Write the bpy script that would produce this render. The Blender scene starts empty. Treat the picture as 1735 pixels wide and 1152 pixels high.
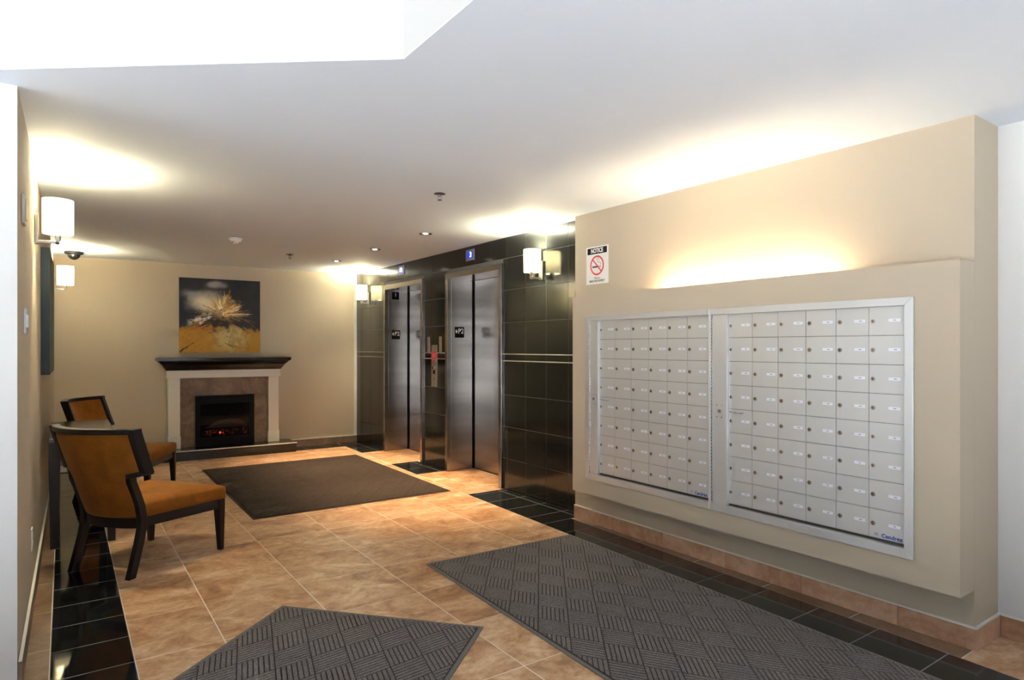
import bpy, bmesh, math, random
from mathutils import Vector, Matrix
random.seed(7)
S = bpy.context.scene
COL = S.collection
R = math.radians

# ------------------------------------------------------------------ camera
cam_d = bpy.data.cameras.new('camera')
cam_d.sensor_fit = 'HORIZONTAL'; cam_d.sensor_width = 36.0
cam_d.lens = 36.0 * 1084 / 1735
cam_d.shift_y = (588 - 576) / 1735
cam_d.clip_start = 0.05
cam = bpy.data.objects.new('camera', cam_d); COL.objects.link(cam)
cam.location = (0, 0, 1.38); cam.rotation_euler = (R(90), 0, R(-35))
S.camera = cam

# ------------------------------------------------------------------ world, daylight, exposure
W = bpy.data.worlds.new('sky'); S.world = W; W.use_nodes = True
bg = W.node_tree.nodes['Background']
bg.inputs[0].default_value = (0.74, 0.87, 1.0, 1); bg.inputs[1].default_value = 0.7
S.view_settings.view_transform = 'Standard'; S.view_settings.look = 'None'
S.view_settings.gamma = 1.0; S.view_settings.exposure = 0.5
S.cycles.max_bounces = 8; S.cycles.diffuse_bounces = 5; S.cycles.glossy_bounces = 4
S.cycles.transmission_bounces = 6; S.cycles.transparent_max_bounces = 12
S.cycles.caustics_reflective = False; S.cycles.caustics_refractive = False
S.cycles.sample_clamp_indirect = 25.0
sun_d = bpy.data.lights.new('sun', 'SUN'); sun_d.energy = 28; sun_d.angle = R(3); sun_d.color = (.93, .97, 1)
sun = bpy.data.objects.new('sun', sun_d); COL.objects.link(sun)      # stands behind the building: it lights the bright ground outside, not the room
sun.rotation_euler = Vector((-.42, -.30, -.86)).to_track_quat('-Z', 'Y').to_euler()
XW, YE = -3.0, -1.5          # glazed street side and glazed entrance side of the lobby
def portal(name, loc, rot, sx, sy):
    l = bpy.data.lights.new(name, 'AREA'); l.shape = 'RECTANGLE'; l.size = sx; l.size_y = sy
    l.cycles.is_portal = True
    o = bpy.data.objects.new(name, l); COL.objects.link(o); o.location = loc; o.rotation_euler = rot
portal('window_portal', (XW + .08, .89, 1.15), (0, R(-90), 0), 2.2, 4.6)
portal('entrance_portal', (-.99, YE + .08, 1.2), (R(90), 0, 0), 3.9, 2.3)
portal('entrance_portal', (1.64, YE + .08, 1.2), (R(90), 0, 0), 1.06, 2.3)

# ------------------------------------------------------------------ materials
MATS = {}
def mat(name, color=(.8,.8,.8), rough=.5, metal=0., spec=.5, emit=None, estr=0., coat=0., aniso=0., trans=0.):
    if name in MATS: return MATS[name]
    m = bpy.data.materials.new(name); m.use_nodes = True
    b = m.node_tree.nodes['Principled BSDF']
    b.inputs['Base Color'].default_value = (*color, 1)
    b.inputs['Roughness'].default_value = rough
    b.inputs['Metallic'].default_value = metal
    b.inputs['Specular IOR Level'].default_value = spec
    b.inputs['Coat Weight'].default_value = coat
    b.inputs['Anisotropic'].default_value = aniso
    if emit:
        b.inputs['Emission Color'].default_value = (*emit, 1); b.inputs['Emission Strength'].default_value = estr
    MATS[name] = m
    return m
def nd(m, t, **kw):
    n = m.node_tree.nodes.new(t)
    for k, v in kw.items(): setattr(n, k, v)
    return n
def lk(m, a, b): m.node_tree.links.new(a, b)
def bsdf(m): return m.node_tree.nodes['Principled BSDF']
def ramp(m, stops):
    r = nd(m, 'ShaderNodeValToRGB'); e = r.color_ramp.elements
    while len(e) < len(stops): e.new(.5)
    for i, (p, c) in enumerate(stops): e[i].position = p; e[i].color = (*c, 1)
    return r
def coords(m, scale=(1,1,1), rnd=True, rot=(0,0,0)):
    g = nd(m, 'ShaderNodeNewGeometry'); mp = nd(m, 'ShaderNodeMapping'); mp.inputs['Scale'].default_value = scale
    mp.inputs['Rotation'].default_value = rot
    if rnd:
        oi = nd(m, 'ShaderNodeObjectInfo'); mu = nd(m, 'ShaderNodeVectorMath', operation='MULTIPLY_ADD')
        cx = nd(m, 'ShaderNodeCombineXYZ')
        for i in range(3): lk(m, oi.outputs['Random'], cx.inputs[i])
        mu.inputs[1].default_value = (17, 31, 23)
        lk(m, cx.outputs[0], mu.inputs[0]); lk(m, g.outputs['Position'], mu.inputs[2]); lk(m, mu.outputs[0], mp.inputs[0])
    else:
        lk(m, g.outputs['Position'], mp.inputs[0])
    return mp.outputs[0]
def noise(m, vec, scale, detail=4, rough=.55, dist=0.):
    n = nd(m, 'ShaderNodeTexNoise'); n.inputs['Scale'].default_value = scale; n.inputs['Detail'].default_value = detail
    n.inputs['Roughness'].default_value = rough; n.inputs['Distortion'].default_value = dist
    lk(m, vec, n.inputs['Vector']); return n.outputs['Fac']
def bump(m, fac, strength, dist=.002):
    b = nd(m, 'ShaderNodeBump'); b.inputs['Strength'].default_value = strength; b.inputs['Distance'].default_value = dist
    lk(m, fac, b.inputs['Height']); lk(m, b.outputs[0], bsdf(m).inputs['Normal'])

def paint(name, c, rough=.7):
    m = mat(name, c, rough, spec=.3); v = coords(m, rnd=False)
    bump(m, noise(m, v, 260, 3), .12, .001); return m
M_beige = paint('beige_paint', (.53, .45, .343))
M_white = paint('white_paint', (.72, .715, .70))
M_well = paint('well_paint', (.58, .57, .545))
M_ceil = paint('ceiling_paint', (.805, .885, .985))
M_trimw = mat('white_trim', (.80, .78, .72), .45)
def stone(name, stops, sc=(1, 2.2, 1), rough=.35, spec=.5):
    m = mat(name, stops[1][1], rough, spec=spec); v = coords(m, sc, rot=(0, 0, .35))
    n1 = noise(m, v, 3.6, 8, .68, .8); n2 = noise(m, v, 22, 6, .65, .5)
    mx = nd(m, 'ShaderNodeMath', operation='MULTIPLY_ADD'); mx.inputs[1].default_value = .42
    lk(m, n2, mx.inputs[0]); lk(m, n1, mx.inputs[2])
    sb = nd(m, 'ShaderNodeMath', operation='SUBTRACT'); sb.inputs[1].default_value = .21; lk(m, mx.outputs[0], sb.inputs[0])
    r = ramp(m, stops); lk(m, sb.outputs[0], r.inputs[0]); lk(m, r.outputs[0], bsdf(m).inputs['Base Color'])
    bump(m, n2, .06, .002); return m
M_tan = stone('tan_slate_tile', [(.32, (.27, .125, .052)), (.44, (.44, .235, .115)), (.54, (.56, .34, .19)), (.68, (.74, .54, .37))], (1, 1.25, 1))
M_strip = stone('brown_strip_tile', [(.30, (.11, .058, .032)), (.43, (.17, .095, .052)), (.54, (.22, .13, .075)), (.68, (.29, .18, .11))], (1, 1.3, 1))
M_base = stone('pink_slate_tile', [(.28, (.30, .14, .075)), (.42, (.46, .25, .145)), (.55, (.56, .34, .22)), (.72, (.68, .45, .31))], (1, 1, 1), .3)
M_brown = stone('brown_slate_tile', [(.28, (.10, .062, .040)), (.42, (.16, .098, .060)), (.55, (.21, .135, .085)), (.72, (.28, .19, .125))], (1, 1, 1), .5)
def granite(name, c, rough):
    m = mat(name, c, rough, spec=.5); v = coords(m)
    n = noise(m, v, 420, 2, .6); r = ramp(m, [(.45, c), (.68, tuple(x * 1.6 + .008 for x in c))])
    lk(m, n, r.inputs[0]); lk(m, r.outputs[0], bsdf(m).inputs['Base Color']); return m
M_black = granite('black_polished_tile', (.006, .0065, .007), .06)
M_blackw = granite('black_wall_tile', (.0055, .0065, .006), .13)
M_grout_t = mat('tan_grout', (.82, .74, .66), .9)
M_grout_k = mat('dark_grout', (.17, .17, .16), .9)
M_liner = mat('pale_liner', (.42, .38, .30), .4)
def brushed(name, c, rough, sc, aniso=.0, metal=.9):
    m = mat(name, c, rough, metal, aniso=aniso); v = coords(m, sc, rnd=False)
    n = noise(m, v, 1.0, 4, .6)
    mr = nd(m, 'ShaderNodeMapRange'); mr.inputs['To Min'].default_value = rough * .92; mr.inputs['To Max'].default_value = rough * 1.08
    lk(m, n, mr.inputs[0]); lk(m, mr.outputs[0], bsdf(m).inputs['Roughness'])
    return m
M_steel = mat('brushed_steel', (.5, .475, .455), .24, 1.)
_v = coords(M_steel, (.35, .35, 5.), rnd=False); _r = ramp(M_steel, [(.3, (.30, .28, .265)), (.7, (.45, .43, .41))])
lk(M_steel, noise(M_steel, _v, 1.6, 3, .5), _r.inputs[0]); lk(M_steel, _r.outputs[0], bsdf(M_steel).inputs['Base Color'])
M_alu = brushed('brushed_aluminium', (.66, .665, .67), .42, (300, 300, 6), metal=.55)
M_alu2 = brushed('door_aluminium', (.64, .64, .63), .45, (300, 300, 6), metal=.5)
M_chrome = mat('chrome', (.75, .74, .72), .15, 1.)
M_dkmetal = mat('dark_metal', (.09, .085, .08), .35, .8)
M_brass = mat('lock_brass', (.32, .26, .20), .35, .8)
M_label = mat('label_white', (.86, .87, .95), .5)
M_ink = mat('ink', (.05, .05, .07), .6)
M_blue = mat('print_blue', (.03, .07, .38), .5)
M_red = mat('print_red', (.72, .03, .06), .5)
M_blk = mat('black_plastic', (.005, .0055, .0065), .55, spec=.12)
M_wht = mat('white_plastic', (.82, .82, .80), .4)
M_pblue = mat('bluish_plate', (.62, .66, .82), .4)
M_wood = mat('espresso_wood', (.010, .007, .0075), .4, spec=.35)
M_wood2 = mat('espresso_top', (.05, .04, .034), .22)
def velvet(name, c):
    m = mat(name, c, .85, spec=.15); v = coords(m, rnd=False)
    n = noise(m, v, 9, 4, .6, .4); r = ramp(m, [(.3, tuple(x * .78 for x in c)), (.7, tuple(min(1, x * 1.18) for x in c))])
    lk(m, n, r.inputs[0]); lk(m, r.outputs[0], bsdf(m).inputs['Base Color'])
    bsdf(m).inputs['Sheen Weight'].default_value = .2; bsdf(m).inputs['Sheen Roughness'].default_value = .4
    bsdf(m).inputs['Sheen Tint'].default_value = (1, .7, .35, 1)
    bump(m, noise(m, v, 500, 2), .2, .001); return m
M_velvet = velvet('orange_velvet', (.24, .082, .010))
def carpet(name, c):
    m = mat(name, c, .95, spec=.05); v = coords(m, rnd=False)
    n = noise(m, v, 240, 3, .7); r = ramp(m, [(.3, tuple(x * .45 for x in c)), (.55, c), (.78, tuple(x * 2.3 for x in c))])
    lk(m, n, r.inputs[0]); lk(m, r.outputs[0], bsdf(m).inputs['Base Color']); bump(m, n, .6, .003); return m
M_mat = carpet('charcoal_carpet', (.17, .15, .147))
M_matlow = carpet('charcoal_carpet_groove', (.055, .047, .046))
M_matedge = carpet('mat_border', (.17,.158,.15))
def shade_mat():
    m = bpy.data.materials.new('linen_shade'); m.use_nodes = True; nt = m.node_tree; nt.nodes.remove(nt.nodes['Principled BSDF'])
    out = nt.nodes['Material Output']; d = nd(m, 'ShaderNodeBsdfDiffuse'); t = nd(m, 'ShaderNodeBsdfTranslucent'); mx = nd(m, 'ShaderNodeMixShader')
    d.inputs[0].default_value = (.88, .86, .78, 1); t.inputs[0].default_value = (.96, .94, .80, 1); mx.inputs[0].default_value = .38
    lk(m, d.outputs[0], mx.inputs[1]); lk(m, t.outputs[0], mx.inputs[2]); lk(m, mx.outputs[0], out.inputs[0]); return m
M_shade = shade_mat()
def glass_mat(name, tint=(1, 1, 1), gl=.07):
    m = bpy.data.materials.new(name); m.use_nodes = True; nt = m.node_tree; nt.nodes.remove(nt.nodes['Principled BSDF'])
    out = nt.nodes['Material Output']; g = nd(m, 'ShaderNodeBsdfGlossy'); g.inputs['Roughness'].default_value = .03
    t = nd(m, 'ShaderNodeBsdfTransparent'); t.inputs[0].default_value = (*tint, 1); mx = nd(m, 'ShaderNodeMixShader'); mx.inputs[0].default_value = gl
    lk(m, t.outputs[0], mx.inputs[1]); lk(m, g.outputs[0], mx.inputs[2]); lk(m, mx.outputs[0], out.inputs[0]); return m
M_glass = glass_mat('window_glass')
M_fglass = glass_mat('fire_glass', (.6, .6, .6), .02)
M_bulb = mat('bulb', (1, 1, 1), .5, emit=(1, .9, .68), estr=6)
M_tube = mat('fluorescent_tube', (1, 1, 1), .5, emit=(1, .83, .57), estr=62)
M_lamp = mat('lamp_face', (1, 1, 1), .5, emit=(1, .93, .82), estr=14)
M_lcd = mat('lcd_blue', (.005, .01, .10), .3, emit=(.01, .04, .55), estr=.8)
M_lcdt = mat('lcd_digit', (.2, .3, 1), .3, emit=(.35, .55, 1), estr=4)
M_ember = mat('ember', (.03, .004, .003), .8, emit=(.55, .03, .012), estr=.03)
M_emberh = mat('ember_hot', (.3, .02, .01), .8, emit=(1, .06, .03), estr=1.6)
M_log = mat('charred_log', (.035, .028, .024), .9)
M_ash = mat('grey_ash_log', (.10, .085, .075), .9)
M_fback = mat('flame_screen', (.16, .125, .08), .7)
M_bounce = mat('bounce_ground', (.90, .90, .91), .9)  # unseen ground, made snow-bright to bounce daylight onto the ceiling

# ------------------------------------------------------------------ mesh helpers
class MB:
    def __init__(s): s.v = []; s.f = []; s.mi = []; s.sm = []
    def add(s, vs, fs, mi=0, smooth=False):
        o = len(s.v); s.v += [tuple(p) for p in vs]
        for f in fs: s.f.append([i + o for i in f]); s.mi.append(mi); s.sm.append(smooth)
        return s
    def box(s, x0, x1, y0, y1, z0, z1, mi=0):
        return s.add([(x0,y0,z0),(x1,y0,z0),(x1,y1,z0),(x0,y1,z0),(x0,y0,z1),(x1,y0,z1),(x1,y1,z1),(x0,y1,z1)],
            [(0,3,2,1),(4,5,6,7),(0,1,5,4),(1,2,6,5),(2,3,7,6),(3,0,4,7)], mi)
    def cbox(s, c, d, mi=0):
        return s.box(c[0]-d[0]/2, c[0]+d[0]/2, c[1]-d[1]/2, c[1]+d[1]/2, c[2]-d[2]/2, c[2]+d[2]/2, mi)
    def prism(s, poly, z0, z1, mi=0):
        n = len(poly)
        a = sum(poly[i][0]*poly[(i+1)%n][1]-poly[(i+1)%n][0]*poly[i][1] for i in range(n))
        if a < 0: poly = poly[::-1]
        vs = [(p[0], p[1], z0) for p in poly] + [(p[0], p[1], z1) for p in poly]
        fs = [tuple(range(n-1, -1, -1)), tuple(range(n, 2*n))] + [(i, (i+1)%n, n+(i+1)%n, n+i) for i in range(n)]
        return s.add(vs, fs, mi)
    def loft(s, rings, mi=0, smooth=False, caps=True):
        n = len(rings[0]); vs = [p for r in rings for p in r]; fs = []
        for k in range(len(rings)-1):
            for i in range(n): fs.append((k*n+i, k*n+(i+1)%n, (k+1)*n+(i+1)%n, (k+1)*n+i))
        s.add(vs, fs, mi, smooth)
        if caps:
            o = len(s.v) - len(vs)
            s.f.append([o+i for i in range(n-1, -1, -1)]); s.mi.append(mi); s.sm.append(False)
            s.f.append([o+(len(rings)-1)*n+i for i in range(n)]); s.mi.append(mi); s.sm.append(False)
        return s
    def lathe(s, prof, n=24, c=(0,0,0), mi=0, caps=True):
        rings = [[(c[0]+r*math.cos(2*math.pi*i/n), c[1]+r*math.sin(2*math.pi*i/n), c[2]+z) for i in range(n)] for r, z in prof]
        return s.loft(rings, mi, True, caps)
    def cyl(s, a, b, r, n=12, mi=0, r2=None):
        a = Vector(a); b = Vector(b); d = (b-a).normalized(); u = d.orthogonal().normalized(); w = d.cross(u)
        r2 = r if r2 is None else r2
        rg = lambda p, q: [p+u*q*math.cos(2*math.pi*i/n)+w*q*math.sin(2*math.pi*i/n) for i in range(n)]
        return s.loft([rg(a, r), rg(b, r2)], mi, True)
    def mesh(s, name):
        me = bpy.data.meshes.new(name); me.from_pydata(s.v, [], s.f); me.update()
        me.polygons.foreach_set('material_index', s.mi); me.polygons.foreach_set('use_smooth', s.sm)
        bm = bmesh.new(); bm.from_mesh(me); bmesh.ops.recalc_face_normals(bm, faces=bm.faces); bm.to_mesh(me); bm.free()
        return me
    def build(s, name, m, parent=None, loc=None, **kw):
        return put(name, s.mesh(name), m, parent, loc, **kw)
WLOC = {}
def put(name, me, m, parent=None, loc=None, bevel=0, seg=2, kind=None, label=None, world=False):
    """mesh verts are in world space when world=True (shifted under the parent), else local to the object"""
    ms = m if isinstance(m, (list, tuple)) else [m]
    if not me.materials:
        for q in ms: me.materials.append(q)
    o = bpy.data.objects.new(name, me); COL.objects.link(o)
    if parent is not None: o.parent = parent
    base = WLOC.get(parent.name, Vector()) if parent is not None else Vector()
    if world: o.location = -base; WLOC[o.name] = Vector()
    else:
        o.location = Vector(loc) if loc is not None else Vector(); WLOC[o.name] = base + o.location
    if bevel:
        b = o.modifiers.new('bevel', 'BEVEL'); b.width = bevel; b.segments = seg; b.limit_method = 'ANGLE'; b.angle_limit = R(40)
    if kind: o['kind'] = kind
    if label: o['label'] = label
    return o
def tag(o, label, cat, group=None):
    o['label'] = label; o['category'] = cat
    if group: o['group'] = group
    return o
def thing(name, label, cat, loc=(0,0,0), rz=0, group=None):
    o = bpy.data.objects.new(name, None); COL.objects.link(o); o.empty_display_size = .1
    o.location = loc; o.rotation_euler = (0, 0, rz); WLOC[o.name] = Vector(loc)
    return tag(o, label, cat, group)
def copy_tree(o, parent=None):
    c = o.copy(); COL.objects.link(c)
    if parent is not None: c.parent = parent
    for ch in list(o.children): copy_tree(ch, c)
    return c
def struct(name, mb, m, **kw):
    o = mb.build(name, m, **kw); o['kind'] = 'structure'; return o
def clip(poly, a, b, c):
    """keep the part of poly where a*x+b*y <= c"""
    out = []
    for i in range(len(poly)):
        p, q = poly[i], poly[(i+1) % len(poly)]
        dp, dq = a*p[0]+b*p[1]-c, a*q[0]+b*q[1]-c
        if dp <= 0: out.append(p)
        if dp*dq < 0:
            t = dp/(dp-dq); out.append((p[0]+t*(q[0]-p[0]), p[1]+t*(q[1]-p[1])))
    return out
def text_mesh(body, size, right, up, origin, m, name, parent, extrude=.0006, align='CENTER', bold=0., sx=1.):
    cu = bpy.data.curves.new('txt', 'FONT'); cu.body = body; cu.size = size; cu.extrude = extrude; cu.align_x = align; cu.align_y = 'CENTER'
    cu.offset = bold; cu.resolution_u = 3
    to = bpy.data.objects.new('txt', cu); COL.objects.link(to)
    dg = bpy.context.evaluated_depsgraph_get(); me = bpy.data.meshes.new_from_object(to.evaluated_get(dg))
    bpy.data.objects.remove(to)
    r = Vector(right); u = Vector(up); n = r.cross(u)
    mt = Matrix(((r[0]*sx, u[0], n[0], origin[0]), (r[1]*sx, u[1], n[1], origin[1]), (r[2]*sx, u[2], n[2], origin[2]), (0, 0, 0, 1)))
    me.transform(mt); me.materials.clear()
    return put(name, me, m, parent, world=True)
RX, UZ = (0, -1, 0), (0, 0, 1)       # reading direction on walls that face -X

SA, CA = math.sin(R(35)), math.cos(R(35))
def inview(x, y, z=0, mx=.12):
    fw = x*SA + y*CA
    if fw < .3: return False
    u = 867.5 + 1084*(x*CA - y*SA)/fw; v = 588 - 1084*(z-1.38)/fw
    return -mx*1735 < u < (1+mx)*1735 and -mx*1152 < v < (1+mx)*1152

# ------------------------------------------------------------------ setting: floor and its tiles
H = 2.44; YC0 = 1.18
XL0, XL1 = -.155, -.09           # left wall at its near and far end
YN, YB0, YB1 = 3.28, 8.95, 9.08  # near end of left wall; back wall at right and left corner
def xl(y): return XL0 + (XL1-XL0)*(y-YN)/(YB1-YN)
def yb(x): return YB0 + (YB1-YB0)*(3.5-x)/(3.5-XL1)
floor = struct('floor', MB().prism([(XW, YE), (4.0, YE), (4.0, 9.3), (-.3, 9.3), (-.3, YN+.1), (XW, YN+.1)], -.12, -.0009), M_grout_t)
RB0, RBS = 2.975, .031
def xr(y): return RB0 + RBS*(y-1.2)      # inner edge of the right black band
G = .003
cache = {}
far_t, far_k = MB(), MB()
def tile(poly, m, base):
    if len(poly) < 3: return
    a = abs(sum(poly[i][0]*poly[(i+1)%len(poly)][1]-poly[(i+1)%len(poly)][0]*poly[i][1] for i in range(len(poly))))/2
    if a < .0006: return
    cx = sum(p[0] for p in poly)/len(poly); cy = sum(p[1] for p in poly)/len(poly)
    loc = [(p[0]-cx, p[1]-cy) for p in poly]
    if not any(inview(p[0], p[1]) for p in poly + [(cx, cy)]):
        base.prism(poly, -.009, 0); return
    key = (m.name,) + tuple((round(p[0], 4), round(p[1], 4)) for p in loc)
    if key not in cache:
        cache[key] = MB().prism(loc, -.009, 0).mesh('floor_tile'); cache[key].materials.append(m)
    put('floor_tile', cache[key], m, floor, (cx, cy, 0))
def rect(x0, x1, y0, y1): return [(x0, y0), (x1, y0), (x1, y1), (x0, y1)]
def tiles(x0, x1, y0, y1, px, py, ox, oy, m, base, clips=()):
    i0 = math.floor((x0-ox)/px); i1 = math.ceil((x1-ox)/px); j0 = math.floor((y0-oy)/py); j1 = math.ceil((y1-oy)/py)
    for i in range(i0, i1):
        for j in range(j0, j1):
            a, b = max(x0, ox+i*px), min(x1, ox+(i+1)*px); c, d = max(y0, oy+j*py), min(y1, oy+(j+1)*py)
            if b-a < .012 or d-c < .012: continue
            p = rect(a+G, b-G, c+G, d-G)
            for q in clips: p = clip(p, *q)
            tile(p, m, base)
P = .5065
right_in = (1, -RBS, RB0 - RBS*1.2 - G)        # x <= xr(y)
right_out = (-1, RBS, -(RB0 - RBS*1.2 + G))
yband = 8.62
# tan field, left band, left strip
tiles(.255, 3.3, YE+.05, yband, P, .505, .113, 3.25-.505*14, M_tan, far_t, [right_in])
tiles(-.05, .255, YN-.03, yband, .305, .3025, -.05, 3.25-.3025*2, M_black, far_k)
tiles(-.05, .255, YE+.05, YN-.03, .305, .3025, -.05, 3.25-.3025*40, M_black, far_k)
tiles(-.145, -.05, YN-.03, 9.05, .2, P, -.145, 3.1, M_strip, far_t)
tiles(XW+.05, -.05, YE+.05, YN-.03, P, .505, .113-P*10, 3.25-.505*14, M_tan, far_t)
# back band
tiles(.255, 3.21, yband, 9.08, .305, .305, .255, yband, M_black, far_k)
# right band along the mailboxes, tan strip beside the wall, landing by the far right corner
yk = 5.145
for ya, yb_ in ((YE+.05, 3.95),):
    tiles(2.9, 3.45, ya, yb_, 2, .3045, 2.0, 2.451-.3045*20, M_black, far_k, [right_out, (1, -RBS, RB0-RBS*1.2+.285)])
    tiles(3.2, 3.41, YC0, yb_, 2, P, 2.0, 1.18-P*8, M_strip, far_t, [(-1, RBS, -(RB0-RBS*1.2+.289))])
    tiles(3.2, 3.69, ya, YC0, 2, P, 2.0, 1.18-P*8, M_tan, far_t, [(-1, RBS, -(RB0-RBS*1.2+.289))])
for ya, yb_ in ((3.95, yk), (6.27, 7.0), (7.97, 8.97)):
    tiles(3.0, 3.43, ya, yb_, 2, .305, 2.0, 4.168-.305*3, M_black, far_k, [right_out])
    tiles(3.43, 3.505, ya, yb_, .2, .305, 3.43, 4.168-.305*3, M_black, far_k)
for ya, yb_ in ((yk, 6.27), (7.0, 7.97)):
    tiles(3.0, 3.9, ya, yb_, P, P, 3.30-P, ya+.2-P, M_tan, far_t, [right_out])
bed = MB().prism(rect(-.05, .255, YE+.05, 9.05), -.0012, -.0004).prism(rect(.256, 3.2, yband, 9.05), -.0012, -.0004)
bed.prism([(xr(YE+.05), YE+.05), (xr(3.95), 3.95), (xr(3.95)+.285, 3.95), (xr(YE+.05)+.285, YE+.05)], -.0012, -.0004)
for ya, yb_ in ((3.951, yk), (6.27, 7.0), (7.97, 8.97)): bed.prism([(xr(ya), ya), (xr(yb_), yb_), (3.505, yb_), (3.505, ya)], -.0012, -.0004)
bed.build('grout_bed', mat('grey_grout', (.17, .17, .165), .9), floor)
far_t.build('tile_field', M_tan, floor, kind='stuff'); far_k.build('tile_band', M_black, floor, kind='stuff')

# ------------------------------------------------------------------ setting: walls and ceiling
XM, XE, XN, YC0, YC1 = 3.40, 3.50, 3.68, 1.18, 3.96
struct('wall_right', MB().box(XM, 3.95, YC0, YC1, -.02, H), M_beige)
struct('wall_niche', MB().box(XN, 3.95, YE, YC0, -.02, H), M_white)
wl = struct('wall_left', MB().prism([(XL0, YN+.0002), (XL1, 9.3), (XL1-.3, 9.3), (XL0-.3, YN+.1205), (XL0-.0004, YN+.1205)], -.02, H), M_beige)
struct('wall_front', MB().box(XW, XL0-.0005, YN, YN+.12, -.02, 4.3), M_white)
struct('wall_back', MB().prism([(XL1-.01, yb(XL1)), (XE+.02, YB0), (XE+.02, 9.3), (XL1-.01, 9.3)], -.02, H), M_beige)
struct('trim_1', MB().prism([(3.455, 8.944), (3.499, 8.944), (3.499, 8.965), (3.455, 8.965)], .1, H-.001), M_trimw)
E_DOORS = [(5.15, 6.27), (6.83, 7.95)]; EH = 2.195
we = MB()
for a, b in ((YC1, 5.15), (6.27, 6.83), (7.95, 9.3)): we.box(XE+.0016, 3.95, a, b, -.02, H)
for a, b in E_DOORS: we.box(XE+.0016, 3.95, a, b, EH, H)
welev = struct('wall_elevator', we, M_grout_k)
zr = [0, .305, .612, .919, 1.243, 1.252, 1.309, 1.317, 1.617, 1.93, 2.237, H]
tcache = {}
def wtile(y0, y1, z0, z1):
    g = .0021; k = (round(y1-y0, 4), round(z1-z0, 4))
    if k not in tcache:
        tcache[k] = MB().box(-.0035, .0035, -k[0]/2+g, k[0]/2-g, -k[1]/2+g, k[1]/2-g).mesh('wall_tile'); tcache[k].materials.append(M_blackw)
    put('wall_tile', tcache[k], M_blackw, welev, (XE+.0035, (y0+y1)/2, (z0+z1)/2))
ys = [4.168 + .305*k for k in range(-1, 17)]
for k in range(len(zr)-1):
    if k in (4, 6): continue
    for j in range(len(ys)-1):
        segs = [(max(ys[j], YC1), min(ys[j+1], 8.949))]
        for a, b in E_DOORS:
            nz = []
            for s0, s1 in segs:
                if zr[k] >= EH or s1 <= a or s0 >= b: nz.append((s0, s1)); continue
                if s0 < a: nz.append((s0, a))
                if s1 > b: nz.append((b, s1))
            segs = nz
        for s0, s1 in segs:
            if s1-s0 < .012: continue
            wtile(s0, s1, zr[k], zr[k+1])
# the row cut by the door heads
for z in (1.2475, 1.313):
    for a, b in ((YC1, 5.15), (6.27, 6.83), (7.95, 8.949)):
        MB().box(-.005, .005, -(b-a)/2, (b-a)/2, -.004, .004).build('liner', M_liner, welev, (XE+.004, (a+b)/2, z))
# ceiling with the tall light well over the entrance
OA, OB = (1.024, 2.157), (-.396, 3.28)
struct('ceiling', MB().prism([(OA[0], YE), (4.1, YE), (4.1, 9.45), (-.3, 9.45), (-.3, YN+.06), (OB[0], YN+.06), OB, OA], H, H+.004), M_ceil)
struct('wall_well', MB().prism([OA, (OA[0]+.1, OA[1]+.05), (OB[0]+.07, OB[1]+.1), OB], H+.004, 4.3)
       .prism([OA, (OA[0], YE), (OA[0]+.1, YE), (OA[0]+.1, OA[1]+.05)], H+.004, 4.3), M_well)
struct('ceiling_well', MB().box(XW-.1, 1.2, YE-.1, 3.45, 4.3, 4.4), M_ceil)
# glazed sides behind the camera
def glazing(name, horizontal, a0, a1, pos, cols, z1):
    f = MB(); t = .06
    us = [a0 + (a1-a0)*k/cols for k in range(cols+1)]
    bx = (lambda u0, u1, z0, zz, w: f.box(u0, u1, pos-w, pos+w, z0, zz)) if horizontal else (lambda u0, u1, z0, zz, w: f.box(pos-w, pos+w, u0, u1, z0, zz))
    for u in us: bx(u-t/2, u+t/2, 0, z1, .04)
    for z in ((.04, 2.25, z1-.04) if z1 > 3 else (.04, z1-.04)): bx(a0, a1, z-.04, z+.04, .035)
    fr = struct(name, f, M_dkmetal)
    for k in range(cols):
        for z0, zz in (((.08, 2.21), (2.29, z1-.08)) if z1 > 3 else ((.08, z1-.08),)):
            p = MB()
            if horizontal: p.box(us[k]+t/2, us[k+1]-t/2, pos-.004, pos+.004, z0, zz)
            else: p.box(pos-.004, pos+.004, us[k]+t/2, us[k+1]-t/2, z0, zz)
            p.build('pane', M_glass, fr)
glazing('window_1', False, YE, YN, XW, 4, 2.36)
struct('wall_street', MB().box(XW-.1, XW+.05, YE, YN+.1, 2.361, 4.3), M_white)
glazing('window_2', True, XW, 1.02, YE, 3, 2.42)
struct('wall_entrance', MB().box(XW-.1, 1.12, YE-.05, YE+.05, 2.421, 4.3), M_white)
glazing('added_window', True, 1.08, 2.2, YE, 1, 2.42)  # unseen opening, added and sized to light the ceiling and niche
struct('wall_vestibule', MB().box(2.231, 3.95, YE-.1, YE+.05, -.02, H), M_white)
struct('wall_sun_block', MB().box(3.951, 4.09, YE, 9.3, -.02, H), M_white)  # unseen backing, added to stop sun leaking in around the elevator doors
struct('ground', MB().box(-40, 40, -40, 40, -.3, -.13), M_bounce)

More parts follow.
